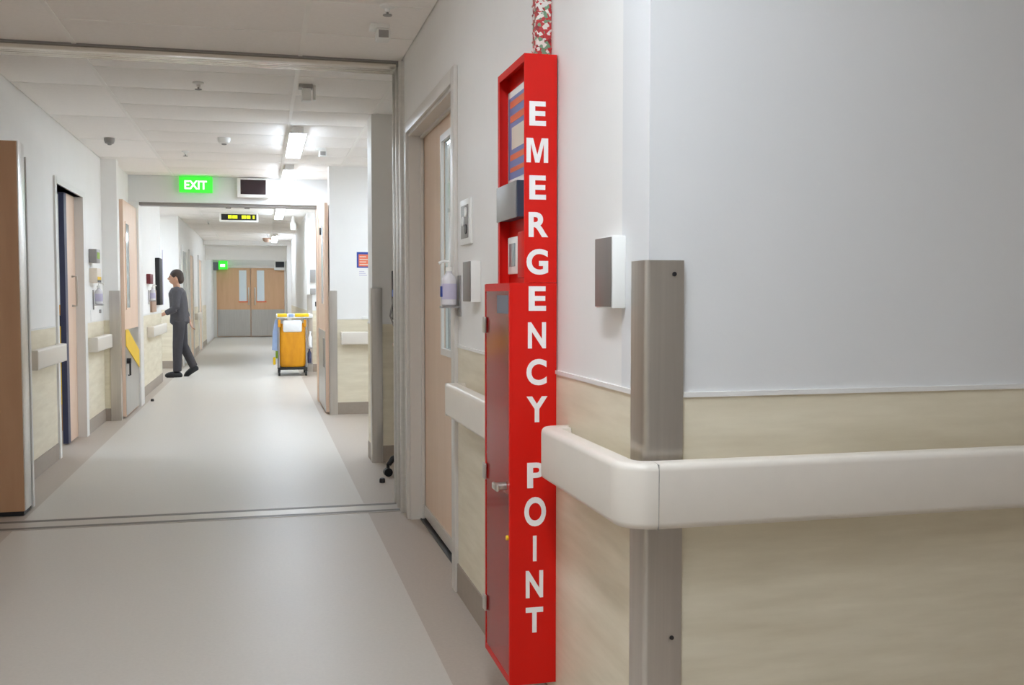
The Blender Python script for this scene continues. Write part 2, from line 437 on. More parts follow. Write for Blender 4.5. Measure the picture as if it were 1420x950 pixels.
dado_x(wall_near_left, -2.35, -2.8, 6.7, 1); dado_y(wall_near_left, 6.75, -2.35, XL - .15)

# ------------------------------------------------------------------ overhead track and side channel of the sliding doors
tk = sempty('trim_2', (0, TR, ZC), 'aluminium door track across the ceiling')
box('track_plate', 'grey_plastic', tk, -2.35, XR, TR - .085, TR + .085, ZC - .006, ZC + .03)
for yy in (TR - .07, TR + .02):
    box('track_rail', 'aluminium_bright', tk, -2.35, XR - .035, yy, yy + .012, ZC - .046, ZC - .006, bev=.003)
    box('track_rail', 'aluminium_bright', tk, -2.35, XR - .035, yy + .038, yy + .05, ZC - .046, ZC - .006, bev=.003)
    box('track_channel', 'aluminium_bright', tk, -2.35, XR - .035, yy + .012, yy + .038, ZC - .024, ZC - .006)
ch = sempty('trim_3', (XR, TR, 0), 'aluminium side channel at the door track')
box('channel_back', 'aluminium', ch, XR - .010, XR, TR - .16, TR + .15, 0.0, ZC - .012)
box('channel_lip', 'aluminium', ch, XR - .032, XR - .010, TR - .16, TR - .145, 0.0, ZC - .012, bev=.003)
box('channel_lip', 'aluminium', ch, XR - .032, XR - .010, TR - .01, TR + .005, 0.0, ZC - .012, bev=.003)
box('channel_lip', 'aluminium', ch, XR - .032, XR - .010, TR + .135, TR + .15, 0.0, ZC - .012, bev=.003)

# ------------------------------------------------------------------ doors
# right-hand ward door with a tall vision panel
d1 = sempty('door_1', (XR, (D1a + D1b) / 2, 0), 'wood-faced ward door with tall narrow vision panel')
XF = XR + 0.085
mb = MB(); mb.box(XR - .001, 0.999, D1a, D1a + .02, 0, D1h).box(XR - .001, 0.999, D1b - .02, D1b, 0, D1h).box(XR - .001, 0.999, D1a + .02, D1b - .02, D1h - .02, D1h)
mb.done('door_frame', 'architrave', d1)
mb = MB(); mb.box(XR - .018, XR, D1a - .075, D1a + .004, 0, D1h + .06, bev=.003).box(XR - .018, XR, D1b - .004, D1b + .05, 0, D1h + .06, bev=.003)
mb.box(XR - .018, XR, D1a, D1b, D1h - .004, D1h + .06, bev=.003)
mb.done('architrave', 'architrave', d1, smooth=True)
la, lb = D1a + .026, D1b - .026
wy0, wy1, wz0, wz1 = 4.86, 5.12, 1.02, 2.08
mb = MB()
mb.box(XF, XF + .045, la, wy0, .02, D1h - .026).box(XF, XF + .045, wy1, lb, .02, D1h - .026)
mb.box(XF, XF + .045, wy0, wy1, .02, wz0).box(XF, XF + .045, wy0, wy1, wz1, D1h - .026)
leaf = mb.done('door_leaf', 'wood', d1)
mb = MB(); e = .03
mb.box(XF - .012, XF + .002, wy0 - e, wy0 + .004, wz0 - e, wz1 + e).box(XF - .012, XF + .002, wy1 - .004, wy1 + e, wz0 - e, wz1 + e)
mb.box(XF - .012, XF + .002, wy0, wy1, wz0 - e, wz0 + .004).box(XF - .012, XF + .002, wy0, wy1, wz1 - .004, wz1 + e)
mb.done('window_bead', 'trim', leaf)
box('glass', 'clear', leaf, XF + .004, XF + .008, wy0, wy1, wz0, wz1)
mb = MB().box(XF + .009, XF + .046, wy0, wy0 + .004, wz0, wz1).box(XF + .009, XF + .046, wy1 - .004, wy1, wz0, wz1).box(XF + .009, XF + .046, wy0 + .004, wy1 - .004, wz0, wz0 + .004).box(XF + .009, XF + .046, wy0 + .004, wy1 - .004, wz1 - .004, wz1)
mb.done('glazing_lining', 'frosted', leaf)
box('glazing_bar', 'trim', leaf, XF + .012, XF + .020, wy0 + .165, wy0 + .18, wz0, wz1)
box('bottom_rail', 'aluminium', leaf, XF - .008, XF, la, lb, .02, .085)
box('threshold', 'dark', d1, XF - .03, XF + .07, D1a + .02, D1b - .02, 0, .006)
box('stop_bead', 'architrave', d1, XF - .022, XF - .006, D1b - .034, D1b - .02, 0, D1h - .02)
box('stop_bead', 'architrave', d1, XF - .022, XF - .006, D1a + .02, D1a + .03, 0, D1h - .02)
box('stop_bead', 'architrave', d1, XF - .022, XF - .006, D1a + .03, D1b - .034, D1h - .034, D1h - .02)

# parked leaf at the left edge
d2 = sempty('door_2', (-1.8, 6.5, 0), 'brown wood-faced door leaf parked beside the track')
box('door_leaf', 'wood_dark', d2, -2.33, -1.362, 6.385, 6.40, .03, 2.185)
mb = MB(); mb.box(-2.33, -1.357, 6.402, 6.56, .03, 2.19, bev=.003); mb.done('leaf_core', 'aluminium', d2, smooth=True)
box('gap_shade', 'black', d2, -2.33, -1.365, 6.39, 6.55, .004, .03)  # black strip stands in for the shadow under the leaf
box('rear_leaf', 'grey_plastic', d2, -2.33, -1.362, 6.565, 6.64, .01, 2.12)
box('edge_strip', 'trim', d2, -1.362, -1.355, 6.60, 6.635, .01, 2.12)

# left ward doorway, sliding leaf half open
d3 = sempty('door_3', (XL, (LDa + LDb) / 2, 0), 'left doorway with half-open sliding leaf')
mb = MB(); x0, x1 = XL - .151, XL + .016
mb.box(x0, x1, LDa - .05, LDa + .02, 0, LDh + .05).box(x0, x1, LDb - .02, LDb + .11, 0, LDh + .05).box(x0, x1, LDa, LDb, LDh, LDh + .05)
mb.done('door_frame', 'trim', d3)
lf3 = box('door_leaf', 'wood_pale', d3, XL - .10, XL - .06, 9.45, LDb - .021, .012, LDh - .002)
box('leaf_edge', 'navy', lf3, XL - .102, XL - .058, 9.34, 9.45, .012, LDh - .004)
mb = MB()
mb.tube([(XL - .06, 9.66, 1.20), (XL - .02, 9.66, 1.20), (XL - .02, 9.66, 1.46), (XL - .06, 9.66, 1.46)], .011)
mb.done('pull_handle', 'steel', lf3, smooth=True)

# the held-open smoke doors under the bulkhead
d4 = sempty('door_4', (-1.40, 11.8, 0), 'left smoke door leaf held open against the wall')
lf = box('door_leaf', 'wood_pale', d4, -1.425, -1.385, 11.215, 12.38, .02, 2.29)
box('window_pane', 'glass_dim', lf, -1.386, -1.380, 11.36, 11.62, 1.16, 2.05)
mb = MB()
for a in ((11.34, 11.36, 1.14, 2.07), (11.62, 11.64, 1.14, 2.07), (11.36, 11.62, 1.14, 1.16), (11.36, 11.62, 2.05, 2.07)): mb.box(-1.386, -1.377, *a)
mb.done('window_bead', 'wood_pale', lf)
box('kick_plate', 'steel_kick', lf, -1.385, -1.381, 11.22, 12.375, .03, .93)
mb = MB(); mb.cyl((-1.381, 11.30, .60), (-1.34, 11.30, .60), .03, n=18).tube([(-1.37, 11.30, .45), (-1.35, 11.30, .45), (-1.35, 11.30, .58)], .010); mb.done('pull_handle', 'dark', lf, smooth=True)
mb = MB(); mb.box(-1.47, -1.36, 12.385, 12.70, 0, 2.37, bev=.004); mb.done('door_jamb', 'trim', d4, smooth=True)
# diagonal yellow strap across the kick plate
mb = MB(); mb.prism([(11.22, .93), (11.40, .93), (12.36, .66), (12.36, .46), (11.22, .76)], 'x', -1.3805, -1.374)
ys = tag(mb.done('caution_banner', 'yellow', None), 'yellow caution banner slanting across steel kick plate of open door', 'banner')
ys.parent = None
d5 = sempty('door_5', (0.74, 11.9, 0), 'right smoke door leaf held open against the wall')
lf = box('door_leaf', 'wood_pale', d5, 0.672, 0.707, 11.10, 12.38, .02, 2.29)
box('window_pane', 'glass_bright', lf, 0.668, 0.673, 11.40, 11.70, 1.20, 2.08)
box('kick_plate', 'steel_kick', lf, 0.668, 0.672, 11.105, 12.375, .03, .90)
mb = MB(); mb.box(0.660, 0.668, 11.25, 11.42, .50, .82, bev=.003); mb.done('push_plate', 'grey_plastic', lf, smooth=True)
box('hold_open_magnet', 'dark', lf, 0.655, 0.672, 11.72, 11.80, 1.98, 2.06, bev=.004)
mb = MB(); mb.box(0.66, 0.80, 12.385, 12.70, 0, 2.37, bev=.004); mb.done('door_jamb', 'wood_pale', d5, smooth=True)
# frame head under the bulkhead
struct(MB().box(-1.36, 0.66, 12.44, 12.60, 2.335, 2.37, bev=.003).done('trim_4', 'grey_plastic', None, smooth=True), 'door head frame under the bulkhead')

# far double doors
d6 = sempty('door_6', (-0.31, 32.0, 0), 'wood-faced double doors with steel kick plates at corridor end')
for a, b, w0, w1 in ((-1.31, -.315, -.65, -.43), (-.305, .70, -.12, .10)):
    lf = box('door_leaf', 'wood_far', d6, a, b, 32.03, 32.08, .02, 2.11)
    box('kick_plate', 'steel_kick', lf, a + .01, b - .01, 32.024, 32.03, .03, .84)
    box('window_pane', 'glass_bright', lf, w0, w1, 32.018, 32.03, 1.10, 2.04)
    box('window_sill_bead', 'print_orange', lf, w0 - .02, w1 + .06, 32.015, 32.03, 1.06, 1.10)
    c = (w1 + .06) if a < -1 else (w0 - .06)
    mb = MB().box(c - .02, c + .02, 31.99, 32.03, .98, 1.52, bev=.008); mb.done('pull_handle', 'steel', lf, smooth=True)
mb = MB(); mb.box(-1.40, -1.31, 31.97, 32.1, 0, 2.2).box(.70, .76, 31.97, 32.1, 0, 2.2).box(-1.31, .70, 31.97, 32.1, 2.11, 2.2)
mb.done('door_frame', 'architrave', d6)

# two plain doors on the far left wall
for i, (y0, n, m) in enumerate(((19.25, 7, 'frosted'), (21.2, 8, 'wood'), (24.2, 9, 'wood_pale'))):
    d = sempty('door_%d' % n, (-1.4, y0 + .5, 0), ('pale door', 'wood-faced door', 'cream door')[i] + ' on the far left corridor wall')
    mb = MB(); mb.box(-1.401, -1.37, y0 - .08, y0, 0, 2.2).box(-1.401, -1.37, y0 + 1.0, y0 + 1.12, 0, 2.2).box(-1.401, -1.37, y0, y0 + 1.0, 2.1, 2.2)
    mb.done('door_frame', 'trim', d)
    box('door_leaf', m, d, -1.3995, -1.388, y0, y0 + 1.0, .01, 2.1)

# ------------------------------------------------------------------ corner guards
def guard(name, label, x, y, sx, w=0.085, z0=0.0, z1=1.375):
    """L-shaped steel corner; corner point (x, y), leg along +Y on plane x and leg along sx*X on plane y"""
    t = .0025; g = .0115
    r = .012
    s = sx
    # outer outline with a small rounded nose
    px, py = x - s * g, y - g
    P = [(px, y + w)]
    for k in range(6):
        a = math.pi + (math.pi / 2) * k / 5
        P.append((px + s * (r + r * math.cos(a)), py + r + r * math.sin(a)))
    P.append((x + s * w, py))
    Q = [(x + s * w, py + t), (px + s * r, py + t), (px + s * t, py + r), (px + s * t, y + w)]
    mb = MB(); mb.prism(P + Q, 'z', z0, z1)
    o = thing(name, label, 'corner guard', (x, y, z0))
    mb.done('steel_angle', 'steel', o, smooth=True)
    return o
g1 = guard('corner_guard', 'tall brushed steel corner guard behind the handrail at the wall corner', XR, YW, 1, .078)
for z in (1.345, .535):
    MB().cyl((XR + .055, YW - .0115, z), (XR + .055, YW - .014, z), .005, n=12).done('screw', 'dark', g1)
guard('corner_guard', 'dull steel corner guard on the stub wall beside the chair base', 0.83, 7.8, 1, .075, 0.0, 1.35)
guard('corner_guard', 'pale steel corner guard beside the open smoke door, left of poster wall', 0.72, 11.05, 1, .075, 0.0, 1.34)
g4 = thing('corner_guard', 'steel corner guard on the wall nib beside the yellow banner', 'corner guard', (-1.42, 11.04, 0))
box('front_wing', 'steel', g4, -1.51, -1.4085, 11.0265, 11.029, 0, 1.34)
box('side_wing', 'steel', g4, -1.411, -1.4085, 11.029, 11.13, 0, 1.34)
guard('corner_guard', 'small steel corner guard on the wall behind the cleaning trolley', 0.76, 17.3, 1, .075, 0.0, 1.30)

# ------------------------------------------------------------------ handrails
def rail_prof(o0=.045, o1=.09, z0=.797, z1=.94, r=.016):
    P = [(o0, z0), ]
    for k in range(5):
        a = -math.pi / 2 + math.pi / 2 * k / 4; P.append((o1 - r + r * math.cos(a), z0 + r + r * math.sin(a)))
    for k in range(5):
        a = math.pi / 2 * k / 4; P.append((o1 - r + r * math.cos(a), z1 - r + r * math.sin(a)))
    P.append((o0, z1))
    return P
def straight(a, b, n): return [(a, n), (b, n)]
# near rail round the corner
hr = thing('handrail', 'cream handrail wrapping the wall corner in front of the steel guard', 'handrail', (XR, YW, .797))
PR = rail_prof()
MB().sweep(straight((XR, 2.632), (XR, 2.0705), (-1, 0)), PR).done('rail_section', 'rail', hr, smooth=True)
C = Vector((.8155, 2.07)); fr = []
for k in range(13):
    a = math.pi + math.pi / 2 * k / 12
    n = (math.cos(a), math.sin(a)); fr.append(((C.x + n[0] * -.01, C.y + n[1] * -.01), n))
MB().sweep(fr, PR).done('corner_piece', 'rail', hr, smooth=True)
MB().sweep(straight((.8172, YW), (4.25, YW), (0, -1)), PR).done('rail_section', 'rail', hr, smooth=True)
box('joint', 'grey_plastic', hr, .8153, .8172, YW - .0885, YW - .047, .7985, .9385)
mb = MB(); mb.sweep([((XR + .0, 2.632), (-1, 0)), ((XR + .004, 2.645), (-1, 0)), ((XR + .018, 2.655), (-1, 0)), ((XR + .045, 2.658), (-1, 0))], rail_prof(.0455))
mb.box(XR - .075, XR - .004, 2.625, 2.657, .80, .937, bev=.006)
mb.done('end_cap', 'rail', hr, smooth=True)
for y in (2.30,): box('bracket', 'rail', hr, XR - .05, XR - .004, y - .02, y + .02, .83, .91)
for x in (1.25, 2.1, 2.9): box('bracket', 'rail', hr, x - .02, x + .02, YW - .05, YW - .004, .83, .91)
def rail_x(label, x, side, y0, y1, z0=.79, z1=.93):
    o = thing('handrail', label, 'handrail', (x, (y0 + y1) / 2, z0))
    MB().sweep(straight((x, y0 + .02), (x, y1 - .02), (side, 0)), rail_prof(z0=z0, z1=z1)).done('rail_section', 'rail', o, smooth=True)
    for y in (y0, y1 - .02):
        a, b = sorted((x + side * .0045, x + side * .09)); box('end_cap', 'rail', o, a, b, y, y + .02, z0 + .002, z1 - .002, bev=.005)
    return o
rail_x('cream handrail between the ward door and the red cabinet', XR, -1, 3.30, 4.12, .797, .935)
rail_x('cream handrail before the left doorway, next to the brown door leaf', XL, 1, 7.45, 8.50, .78, .92)
rail_x('short cream handrail between the left doorway and the wall nib', XL, 1, 10.05, 11.0, .76, .90)
rail_x('small cream handrail under the black panel near the walking person', -1.45, 1, 13.9, 15.8, .74, .88)
rail_x('far cream handrail on the left wall by the corridor end', -1.4, 1, 22.5, 24.0, .76, .90)
o = thing('handrail', 'cream handrail below the small poster on the white wall', 'handrail', (1.5, 11.05, .76))
MB().sweep(straight((.85, 11.05), (2.48, 11.05), (0, -1)), rail_prof(z0=.76, z1=.90)).done('rail_section', 'rail', o, smooth=True)
box('end_cap', 'rail', o, .83, .85, 10.96, 11.0455, .762, .898, bev=.005)

# ------------------------------------------------------------------ red emergency cabinet
YC, YE = 2.778, 3.105
XU, XW = 0.7255, 0.6865     # front planes of the shallow upper box and of the deeper lower box
ZB, ZM, ZTOP = 0.172, 1.334, 1.978
XB = XR - .0045
cab = thing('emergency_cabinet', 'tall narrow red wall cabinet lettered EMERGENCY POINT, beside handrail', 'cabinet', (XR - .06, (YC + YE) / 2, ZB))
t = .004
# upper, open to the corridor
mb = MB()
mb.box(XU, XB, YC, YC + t, ZM, ZTOP).box(XU, XB, YE - t, YE, ZM, ZTOP).box(XU, XB, YC + t, YE - t, ZTOP - t, ZTOP)
up = mb.done('upper_housing', 'red', cab)
XK = 0.760
box('back_panel', 'red', cab, XK, XK + .004, YC + t, YE - t, ZM, ZTOP - t)
mb = MB(); mb.box(XU, XU + .003, YE - .022, YE - t, ZM, ZTOP - t).box(XU, XU + .003, YC + t, YE - .022, ZTOP - .022, ZTOP - t)
mb.done('front_lip', 'red', cab)
# lower, glazed
mb = MB()
mb.box(XW, XB, YC, YC + t, ZB, ZM - .001).box(XW, XB, YE - t, YE, ZB, ZM - .001).box(XW, XB, YC + t, YE - t, ZM - t - .001, ZM - .001).box(XW, XB, YC + t, YE - t, ZB, ZB + t)
mb.done('lower_housing', 'red', cab)
box('back_panel', 'red', cab, XB - .004, XB, YC + t, YE - t, ZB + t, ZM - .006)
box('shelf', 'red', cab, XW + .025, XB - .004, YC + t, YE - t, .70, .706)
dr = MB(); a = .012
dr.box(XW - .004, XW, YC + .001, YC + a, ZB + .002, ZM - .002).box(XW - .004, XW, YE - a, YE - .001, ZB + .002, ZM - .002)
dr.box(XW - .004, XW, YC + a, YE - a, ZB + .002, ZB + a + .008).box(XW - .004, XW, YC + a, YE - a, ZM - a - .012, ZM - .002)
door = dr.done('cabinet_door', 'red', cab)
box('acrylic_pane', 'acrylic', door, XW - .0025, XW - .0005, YC + a, YE - a, ZB + a + .008, ZM - a - .012)
box('label_plate', 'print_grey', door, XW - .0035, XW - .0025, YC + .02, YC + .16, 1.245, 1.298)
for z in (1.205, .745, .325): MB().box(XW - .012, XW - .004, YE - .03, YE + .004, z - .025, z + .025, bev=.003).done('hinge', 'steel', door, smooth=True)
mb = MB().cyl((XW - .004, YC + .045, .745), (XW - .035, YC + .045, .745), .012, n=18).box(XW - .04, XW - .03, YC + .015, YC + .075, .735, .755, bev=.004)
mb.done('latch', 'steel', door, smooth=True)
MB().cyl((XW - .004, YC + .018, .60), (XW - .010, YC + .018, .60), .007, n=14).done('lock', 'yellow', door, smooth=True)
# lettering on the side that faces up the corridor
def z_at(y_px, x_px=742.0):
    d = RIGHT * ((x_px - CX) / F_PX) + UP * ((CY - y_px) / F_PX) + FWD
    return H + d.z * (YC / d.y), d.x * (YC / d.y)
LET = [('E', 140, 175, 734, 757), ('M', 191, 226, 730, 760), ('E', 243, 277, 734, 757), ('R', 294, 329, 733, 760), ('G', 345, 381, 730, 760), ('E', 397, 431, 733, 757),
       ('N', 447, 483, 732, 757), ('C', 498, 534, 730, 758), ('Y', 550, 585, 730, 759), ('P', 642, 676, 731, 756), ('O', 690, 729, 727, 757), ('I', 743, 778, 739, 744), ('N', 792, 828, 729, 753), ('T', 843, 876, 729, 753)]
for c, ya, yb, xa, xb in LET:
    za, xl = z_at(ya, xa); zb, xr = z_at(yb, xb)
    if c == 'M':
        w_, h_ = xr - xl, za - zb
        o_ = [(0, 0), (0, 1), (.30, 1), (.5, .32), (.70, 1), (1, 1), (1, 0), (.80, 0), (.80, .78), (.60, 0), (.40, 0), (.20, .78), (.20, 0)]
        MB().prism([(xl + u * w_, zb + v * h_) for u, v in o_], 'y', YC - .0012, YC).done('letter', 'letter', cab)
        continue
    text_part(c, 'letter', 'letter', cab, .09, ((xl + xr) / 2, YC - .0006, (za + zb) / 2), (1, 0, 0), (0, -1, 0), extrude=.0006, bold=.0028, fit=(xr - xl, za - zb))

# conduit wrapped in festive tape above the cabinet
cd = thing('cable_conduit', 'cable conduit wrapped in red, white and green tape above red cabinet', 'conduit', (XR - .025, 2.87, ZTOP))
MB().box(XR - .046, XR, 2.845, 2.895, ZTOP + .001, ZC - .001, bev=.006).done('conduit', 'tape', cd, smooth=True)
z = ZTOP + .03
while z < ZC - .05:
    MB().box(XR - .0475, XR, 2.8435, 2.8965, z, z + .006, bev=.002).done('tape_turn', 'tape', cd, smooth=True); z += .026

# things inside the upper box
pb = thing('instruction_card', 'blue and orange instruction card inside top of red cabinet', 'card', (XK, 2.95, 1.64))
box('card', 'paper', pb, XK - .004, XK, YC + .008, YE - .008, 1.635, 1.925)
box('blue_print', 'print_blue', pb, XK - .0045, XK - .004, YC + .016, YE - .018, 1.655, 1.905)
for i, (z0, z1, f) in enumerate(((1.872, 1.893, .95), (1.828, 1.849, .8), (1.712, 1.730, .9), (1.676, 1.690, .7))):
    box('orange_line', 'print_orange', pb, XK - .005, XK - .0045, YE - .04 - .24 * f, YE - .04, z0, z1)
box('cream_picture', 'print_cream', pb, XK - .005, XK - .0045, YC + .04, YE - .06, 1.745, 1.812)
bx = thing('document_box', 'grey document box with dark side inside open red cabinet', 'box', (XK - .02, 2.98, 1.52))
MB().box(XU - .005, XU - .001, 2.862, YE - .001, 1.525, 1.632, bev=.001).done('front_cover', 'grey_plastic', bx, smooth=True)
box('box_body', 'slate', bx, XU - .001, XK, 2.855, YE - .0235, 1.527, 1.632)
ac = thing('alarm_call_unit', 'small white and red call unit in the red cabinet under grey box', 'alarm', (XK - .01, 2.98, 1.36))
MB().box(XK - .016, XK, 2.93, 3.05, 1.362, 1.475, bev=.003).done('unit_body', 'white_plastic', ac, smooth=True)
MB().box(XK - .018, XK - .016, 2.955, 3.025, 1.385, 1.455, bev=.0008).done('window', 'glass_dim', ac, smooth=True)
MB().box(XK - .020, XK, 2.84, 2.915, 1.35, 1.485, bev=.004).done('red_cover', 'red', ac, smooth=True)

# ------------------------------------------------------------------ right wall fittings
def push_box(label, y0, z0, z1, w=.125, d=.034):
    o = thing('door_push_plate', label, 'push plate', (XR, y0 + w / 2, z0), 'door push plates')
    MB().box(XR - d, XR, y0, y0 + w, z0, z1, bev=.003).done('box', 'white_plastic', o, smooth=True)
    MB().box(XR - d - .003, XR - d, y0 + .003, y0 + w - .003, z0 + .003, z1 - .003, bev=.001).done('plate', 'plate_grey', o, smooth=True)
    return o
push_box('grey-faced push plate on a white box between red cabinet and corner', 2.222, 1.268, 1.437, .12)
push_box('grey-faced push plate on a white box between ward door and red cabinet', 3.82, 1.27, 1.432, .15, .04)
ip = thing('intercom_plate', 'white framed wall plate with dark glossy panel above push plate', 'wall plate', (XR, 4.08, 1.505))
MB().box(XR - .012, XR, 3.97, 4.185, 1.505, 1.69, bev=.004).done('surround', 'white_plastic', ip, smooth=True)
MB().box(XR - .0145, XR - .012, 4.005, 4.15, 1.53, 1.665, bev=.001).done('panel', 'grey_plastic', ip, smooth=True)
for y, z in ((4.04, 1.635), (4.10, 1.60), (4.04, 1.565)): MB().cyl((XR - .0145, y, z), (XR - .019, y, z), .02, n=14).done('button', 'dark' if z < 1.6 else 'white_plastic', ip, smooth=True)
# sanitiser bottle in its bracket
def pump_bottle(label, x, y, z0, side, s=1.0, group=None):
    """bottle hanging on a bracket; side = direction from wall into the corridor"""
    cx = x + side * .052 * s
    o = thing('sanitiser_bottle', label, 'bottle', (cx, y, z0), group)
    MB().lathe((cx, y, z0), [(.030 * s, 0), (.036 * s, .006 * s), (.036 * s, .115 * s), (.030 * s, .135 * s), (.014 * s, .150 * s), (.013 * s, .165 * s)]).done('bottle_body', 'bottle', o, smooth=True)
    MB().lathe((cx, y, z0), [(.0362 * s, .03 * s), (.0366 * s, .032 * s), (.0366 * s, .10 * s), (.0362 * s, .102 * s)]).done('label', 'pale_label', o, smooth=True)
    mb = MB().lathe((cx, y, z0), [(.016 * s, .160 * s), (.016 * s, .178 * s), (.005 * s, .182 * s), (.005 * s, .205 * s)])
    mb.tube([(cx, y, z0 + .205 * s), (cx + side * .03 * s, y, z0 + .205 * s), (cx + side * .048 * s, y, z0 + .196 * s)], .007 * s)
    mb.done('pump', 'white_plastic', o, smooth=True)
    mb = MB().box(min(x, cx), max(x, cx), y - .02 * s, y + .02 * s, z0 - .008 * s, z0 - .001)
    a, b = sorted((x, x + side * .006)); mb.box(a, b, y - .03 * s, y + .03 * s, z0 - .05 * s, z0 + .14 * s)
    mb.box(cx - .038 * s, cx + .038 * s, y - .038 * s, y + .038 * s, z0 - .010 * s, z0 - .001)
    mb.done('bracket', 'grey_plastic', o)
    return o
o = pump_bottle('white pump bottle of hand gel with lilac label beside the ward door', XR, 4.245, 1.252, -1, .92)
MB().box(XR - .0835, XR - .078, 4.232, 4.266, 1.29, 1.335).done('blue_tag', 'print_deep_blue', o)

# ------------------------------------------------------------------ workstation in the alcove
wk = thing('workstation_trolley', 'computer trolley on black star base tucked in the alcove', 'trolley', (1.06, 7.2, 0))
mb = MB()
for k in range(5):
    a = math.radians(188 + 72 * k); dx, dy = math.cos(a), math.sin(a)
    pts = [(1.06 + dx * r, 7.2 + dy * r, z) for r, z in ((.02, .15), (.10, .145), (.16, .125), (.19, .085))]
    mb.tube(pts, [.028, .026, .022, .018])
mb.done('star_base', 'black', wk, smooth=True)
for k in range(5):
    a = math.radians(188 + 72 * k); dx, dy = math.cos(a), math.sin(a)
    c = Vector((1.06 + dx * .195, 7.2 + dy * .195, .031))
    mb = MB().cyl(c + Vector((-dy, dx, 0)) * -.02, c + Vector((-dy, dx, 0)) * .02, .031, n=16).cyl(c + Vector((0, 0, .02)), c + Vector((0, 0, .06)), .012)
    mb.done('castor', 'black', wk, smooth=True)
MB().cyl((1.06, 7.2, .13), (1.06, 7.2, .92), .03, .026).done('column', 'steel', wk, smooth=True)
MB().box(.93, 1.35, 7.0, 7.4, .92, .95, bev=.01).done('worktop', 'tan', wk, smooth=True)
MB().box(1.0, 1.3, 7.16, 7.19, .95, 1.2, bev=.008).box(.905, 1.32, 7.19, 7.23, 1.12, 1.47, bev=.008).done('monitor', 'dark', wk, smooth=True)
MB().box(.90, .96, 7.10, 7.16, 1.28, 1.335, bev=.01).done('blue_clip', 'blue', wk, smooth=True)
mb = MB()
for k in range(3): mb.tube([(.91 + k * .012, 7.13, 1.29), (.88 + k * .02, 7.11, 1.15), (.93 + k * .01, 7.12, 1.02), (.96 + k * .02, 7.12, .95)], .006, n=8)
mb.done('cable', 'grey_plastic', wk, smooth=True)
MB().box(.92, 1.0, 7.02, 7.1, .95, 1.13, bev=.01).done('holder', 'grey_plastic', wk, smooth=True)
for x, y, l in ((.80, 6.95, 'small rubber door stop on floor by alcove'), (-1.30, 12.95, 'small rubber door stop on floor beyond left smoke door')):
    tag(MB().lathe((x, y, 0), [(.02, 0), (.02, .02), (.016, .03), (.008, .033)]).done('door_stop', 'dark', None, smooth=True), l, 'door stop')

# ------------------------------------------------------------------ poster on the white wall
ps = thing('wall_poster', 'small blue and orange poster in white border on white wall', 'poster', (1.085, 11.05, 1.58))
box('sheet', 'paper', ps, .995, 1.16, 11.046, 11.05, 1.575, 1.775)
box('blue_field', 'print_deep_blue', ps, 1.01, 1.15, 11.0445, 11.046, 1.59, 1.76)
box('orange_field', 'print_orange', ps, 1.03, 1.14, 11.043, 11.0445, 1.605, 1.735)
mb = MB()
for i in range(4): mb.box(1.04, 1.13 - .02 * (i % 2), 11.0425, 11.043, 1.62 + i * .028, 1.63 + i * .028)
mb.done('lettering', 'print_cream', ps)
pn = thing('paper_notice', 'white paper notice with faint lines below the small poster', 'notice', (1.085, 11.05, 1.49))
box('sheet', 'paper', pn, 1.02, 1.15, 11.047, 11.05, 1.49, 1.57)
mb = MB()
for i in range(3): mb.box(1.035, 1.12 - .015 * i, 11.0463, 11.047, 1.505 + i * .02, 1.512 + i * .02)
mb.done('lettering', 'pale_label', pn)
tag(box('wall_socket', 'white_plastic', None, 1.06, 1.13, 11.03, 11.05, 1.03, 1.065, bev=.004), 'small white socket above handrail on poster wall', 'socket')

# ------------------------------------------------------------------ left wall fittings
gd = thing('glove_dispenser', 'grey and olive glove box holder on wall past left doorway', 'dispenser', (XL, 10.33, 1.60))
MB().box(XL, XL + .07, 10.20, 10.42, 1.60, 1.73, bev=.005).done('holder', 'grey_plastic', gd, smooth=True)
box('glove_slot', 'lime', gd, XL + .07, XL + .073, 10.23, 10.38, 1.64, 1.70)
gd = thing('glove_dispenser', 'pale glove box holder with yellow and black stripe, past left doorway', 'dispenser', (XL, 10.35, 1.41))
MB().box(XL, XL + .07, 10.22, 10.46, 1.41, 1.55, bev=.005).done('holder', 'print_cream', gd, smooth=True)
box('stripe', 'yellow', gd, XL + .07, XL + .073, 10.24, 10.44, 1.44, 1.47); box('stripe', 'black', gd, XL + .07, XL + .073, 10.24, 10.44, 1.415, 1.438)
pump_bottle('white hand gel bottle on the wall past left doorway', XL, 10.42, 1.205, 1, 1.0)
tag(box('paper_notice', 'paper', None, XL, XL + .003, 10.25, 10.62, 1.045, 1.15), 'white paper sheet pinned below hand gel bottle past left doorway', 'notice')
tag(box('door_button', 'grey_plastic', None, XL, XL + .012, 10.78, 10.84, 1.115, 1.15, bev=.002), 'tiny grey wall button by the wall nib', 'button')
# yellow waste bin in the left room
wb = thing('waste_bin', 'yellow clinical waste bin with black lid seen through left doorway', 'bin', (-2.0, 10.55, 0))
MB().prism([(-2.17, .25), (-1.76, .25), (-1.745, 1.0), (-2.19, 1.0)], 'y', 10.35, 10.75).done('bin_body', 'yellow', wb)
MB().box(-2.20, -1.735, 10.34, 10.76, 1.0, 1.10, bev=.01).done('lid', 'black', wb, smooth=True)
MB().box(-2.17, -1.76, 10.36, 10.74, 0, .25, bev=.006).done('base', 'bronze_box', wb, smooth=True)
bt = tag(MB().box(-2.0, -1.78, 10.45, 10.65, 1.10, 1.20, bev=.01).done('sharps_box', 'amber', None, smooth=True), 'amber sharps box on top of black bin lid in left room', 'box')

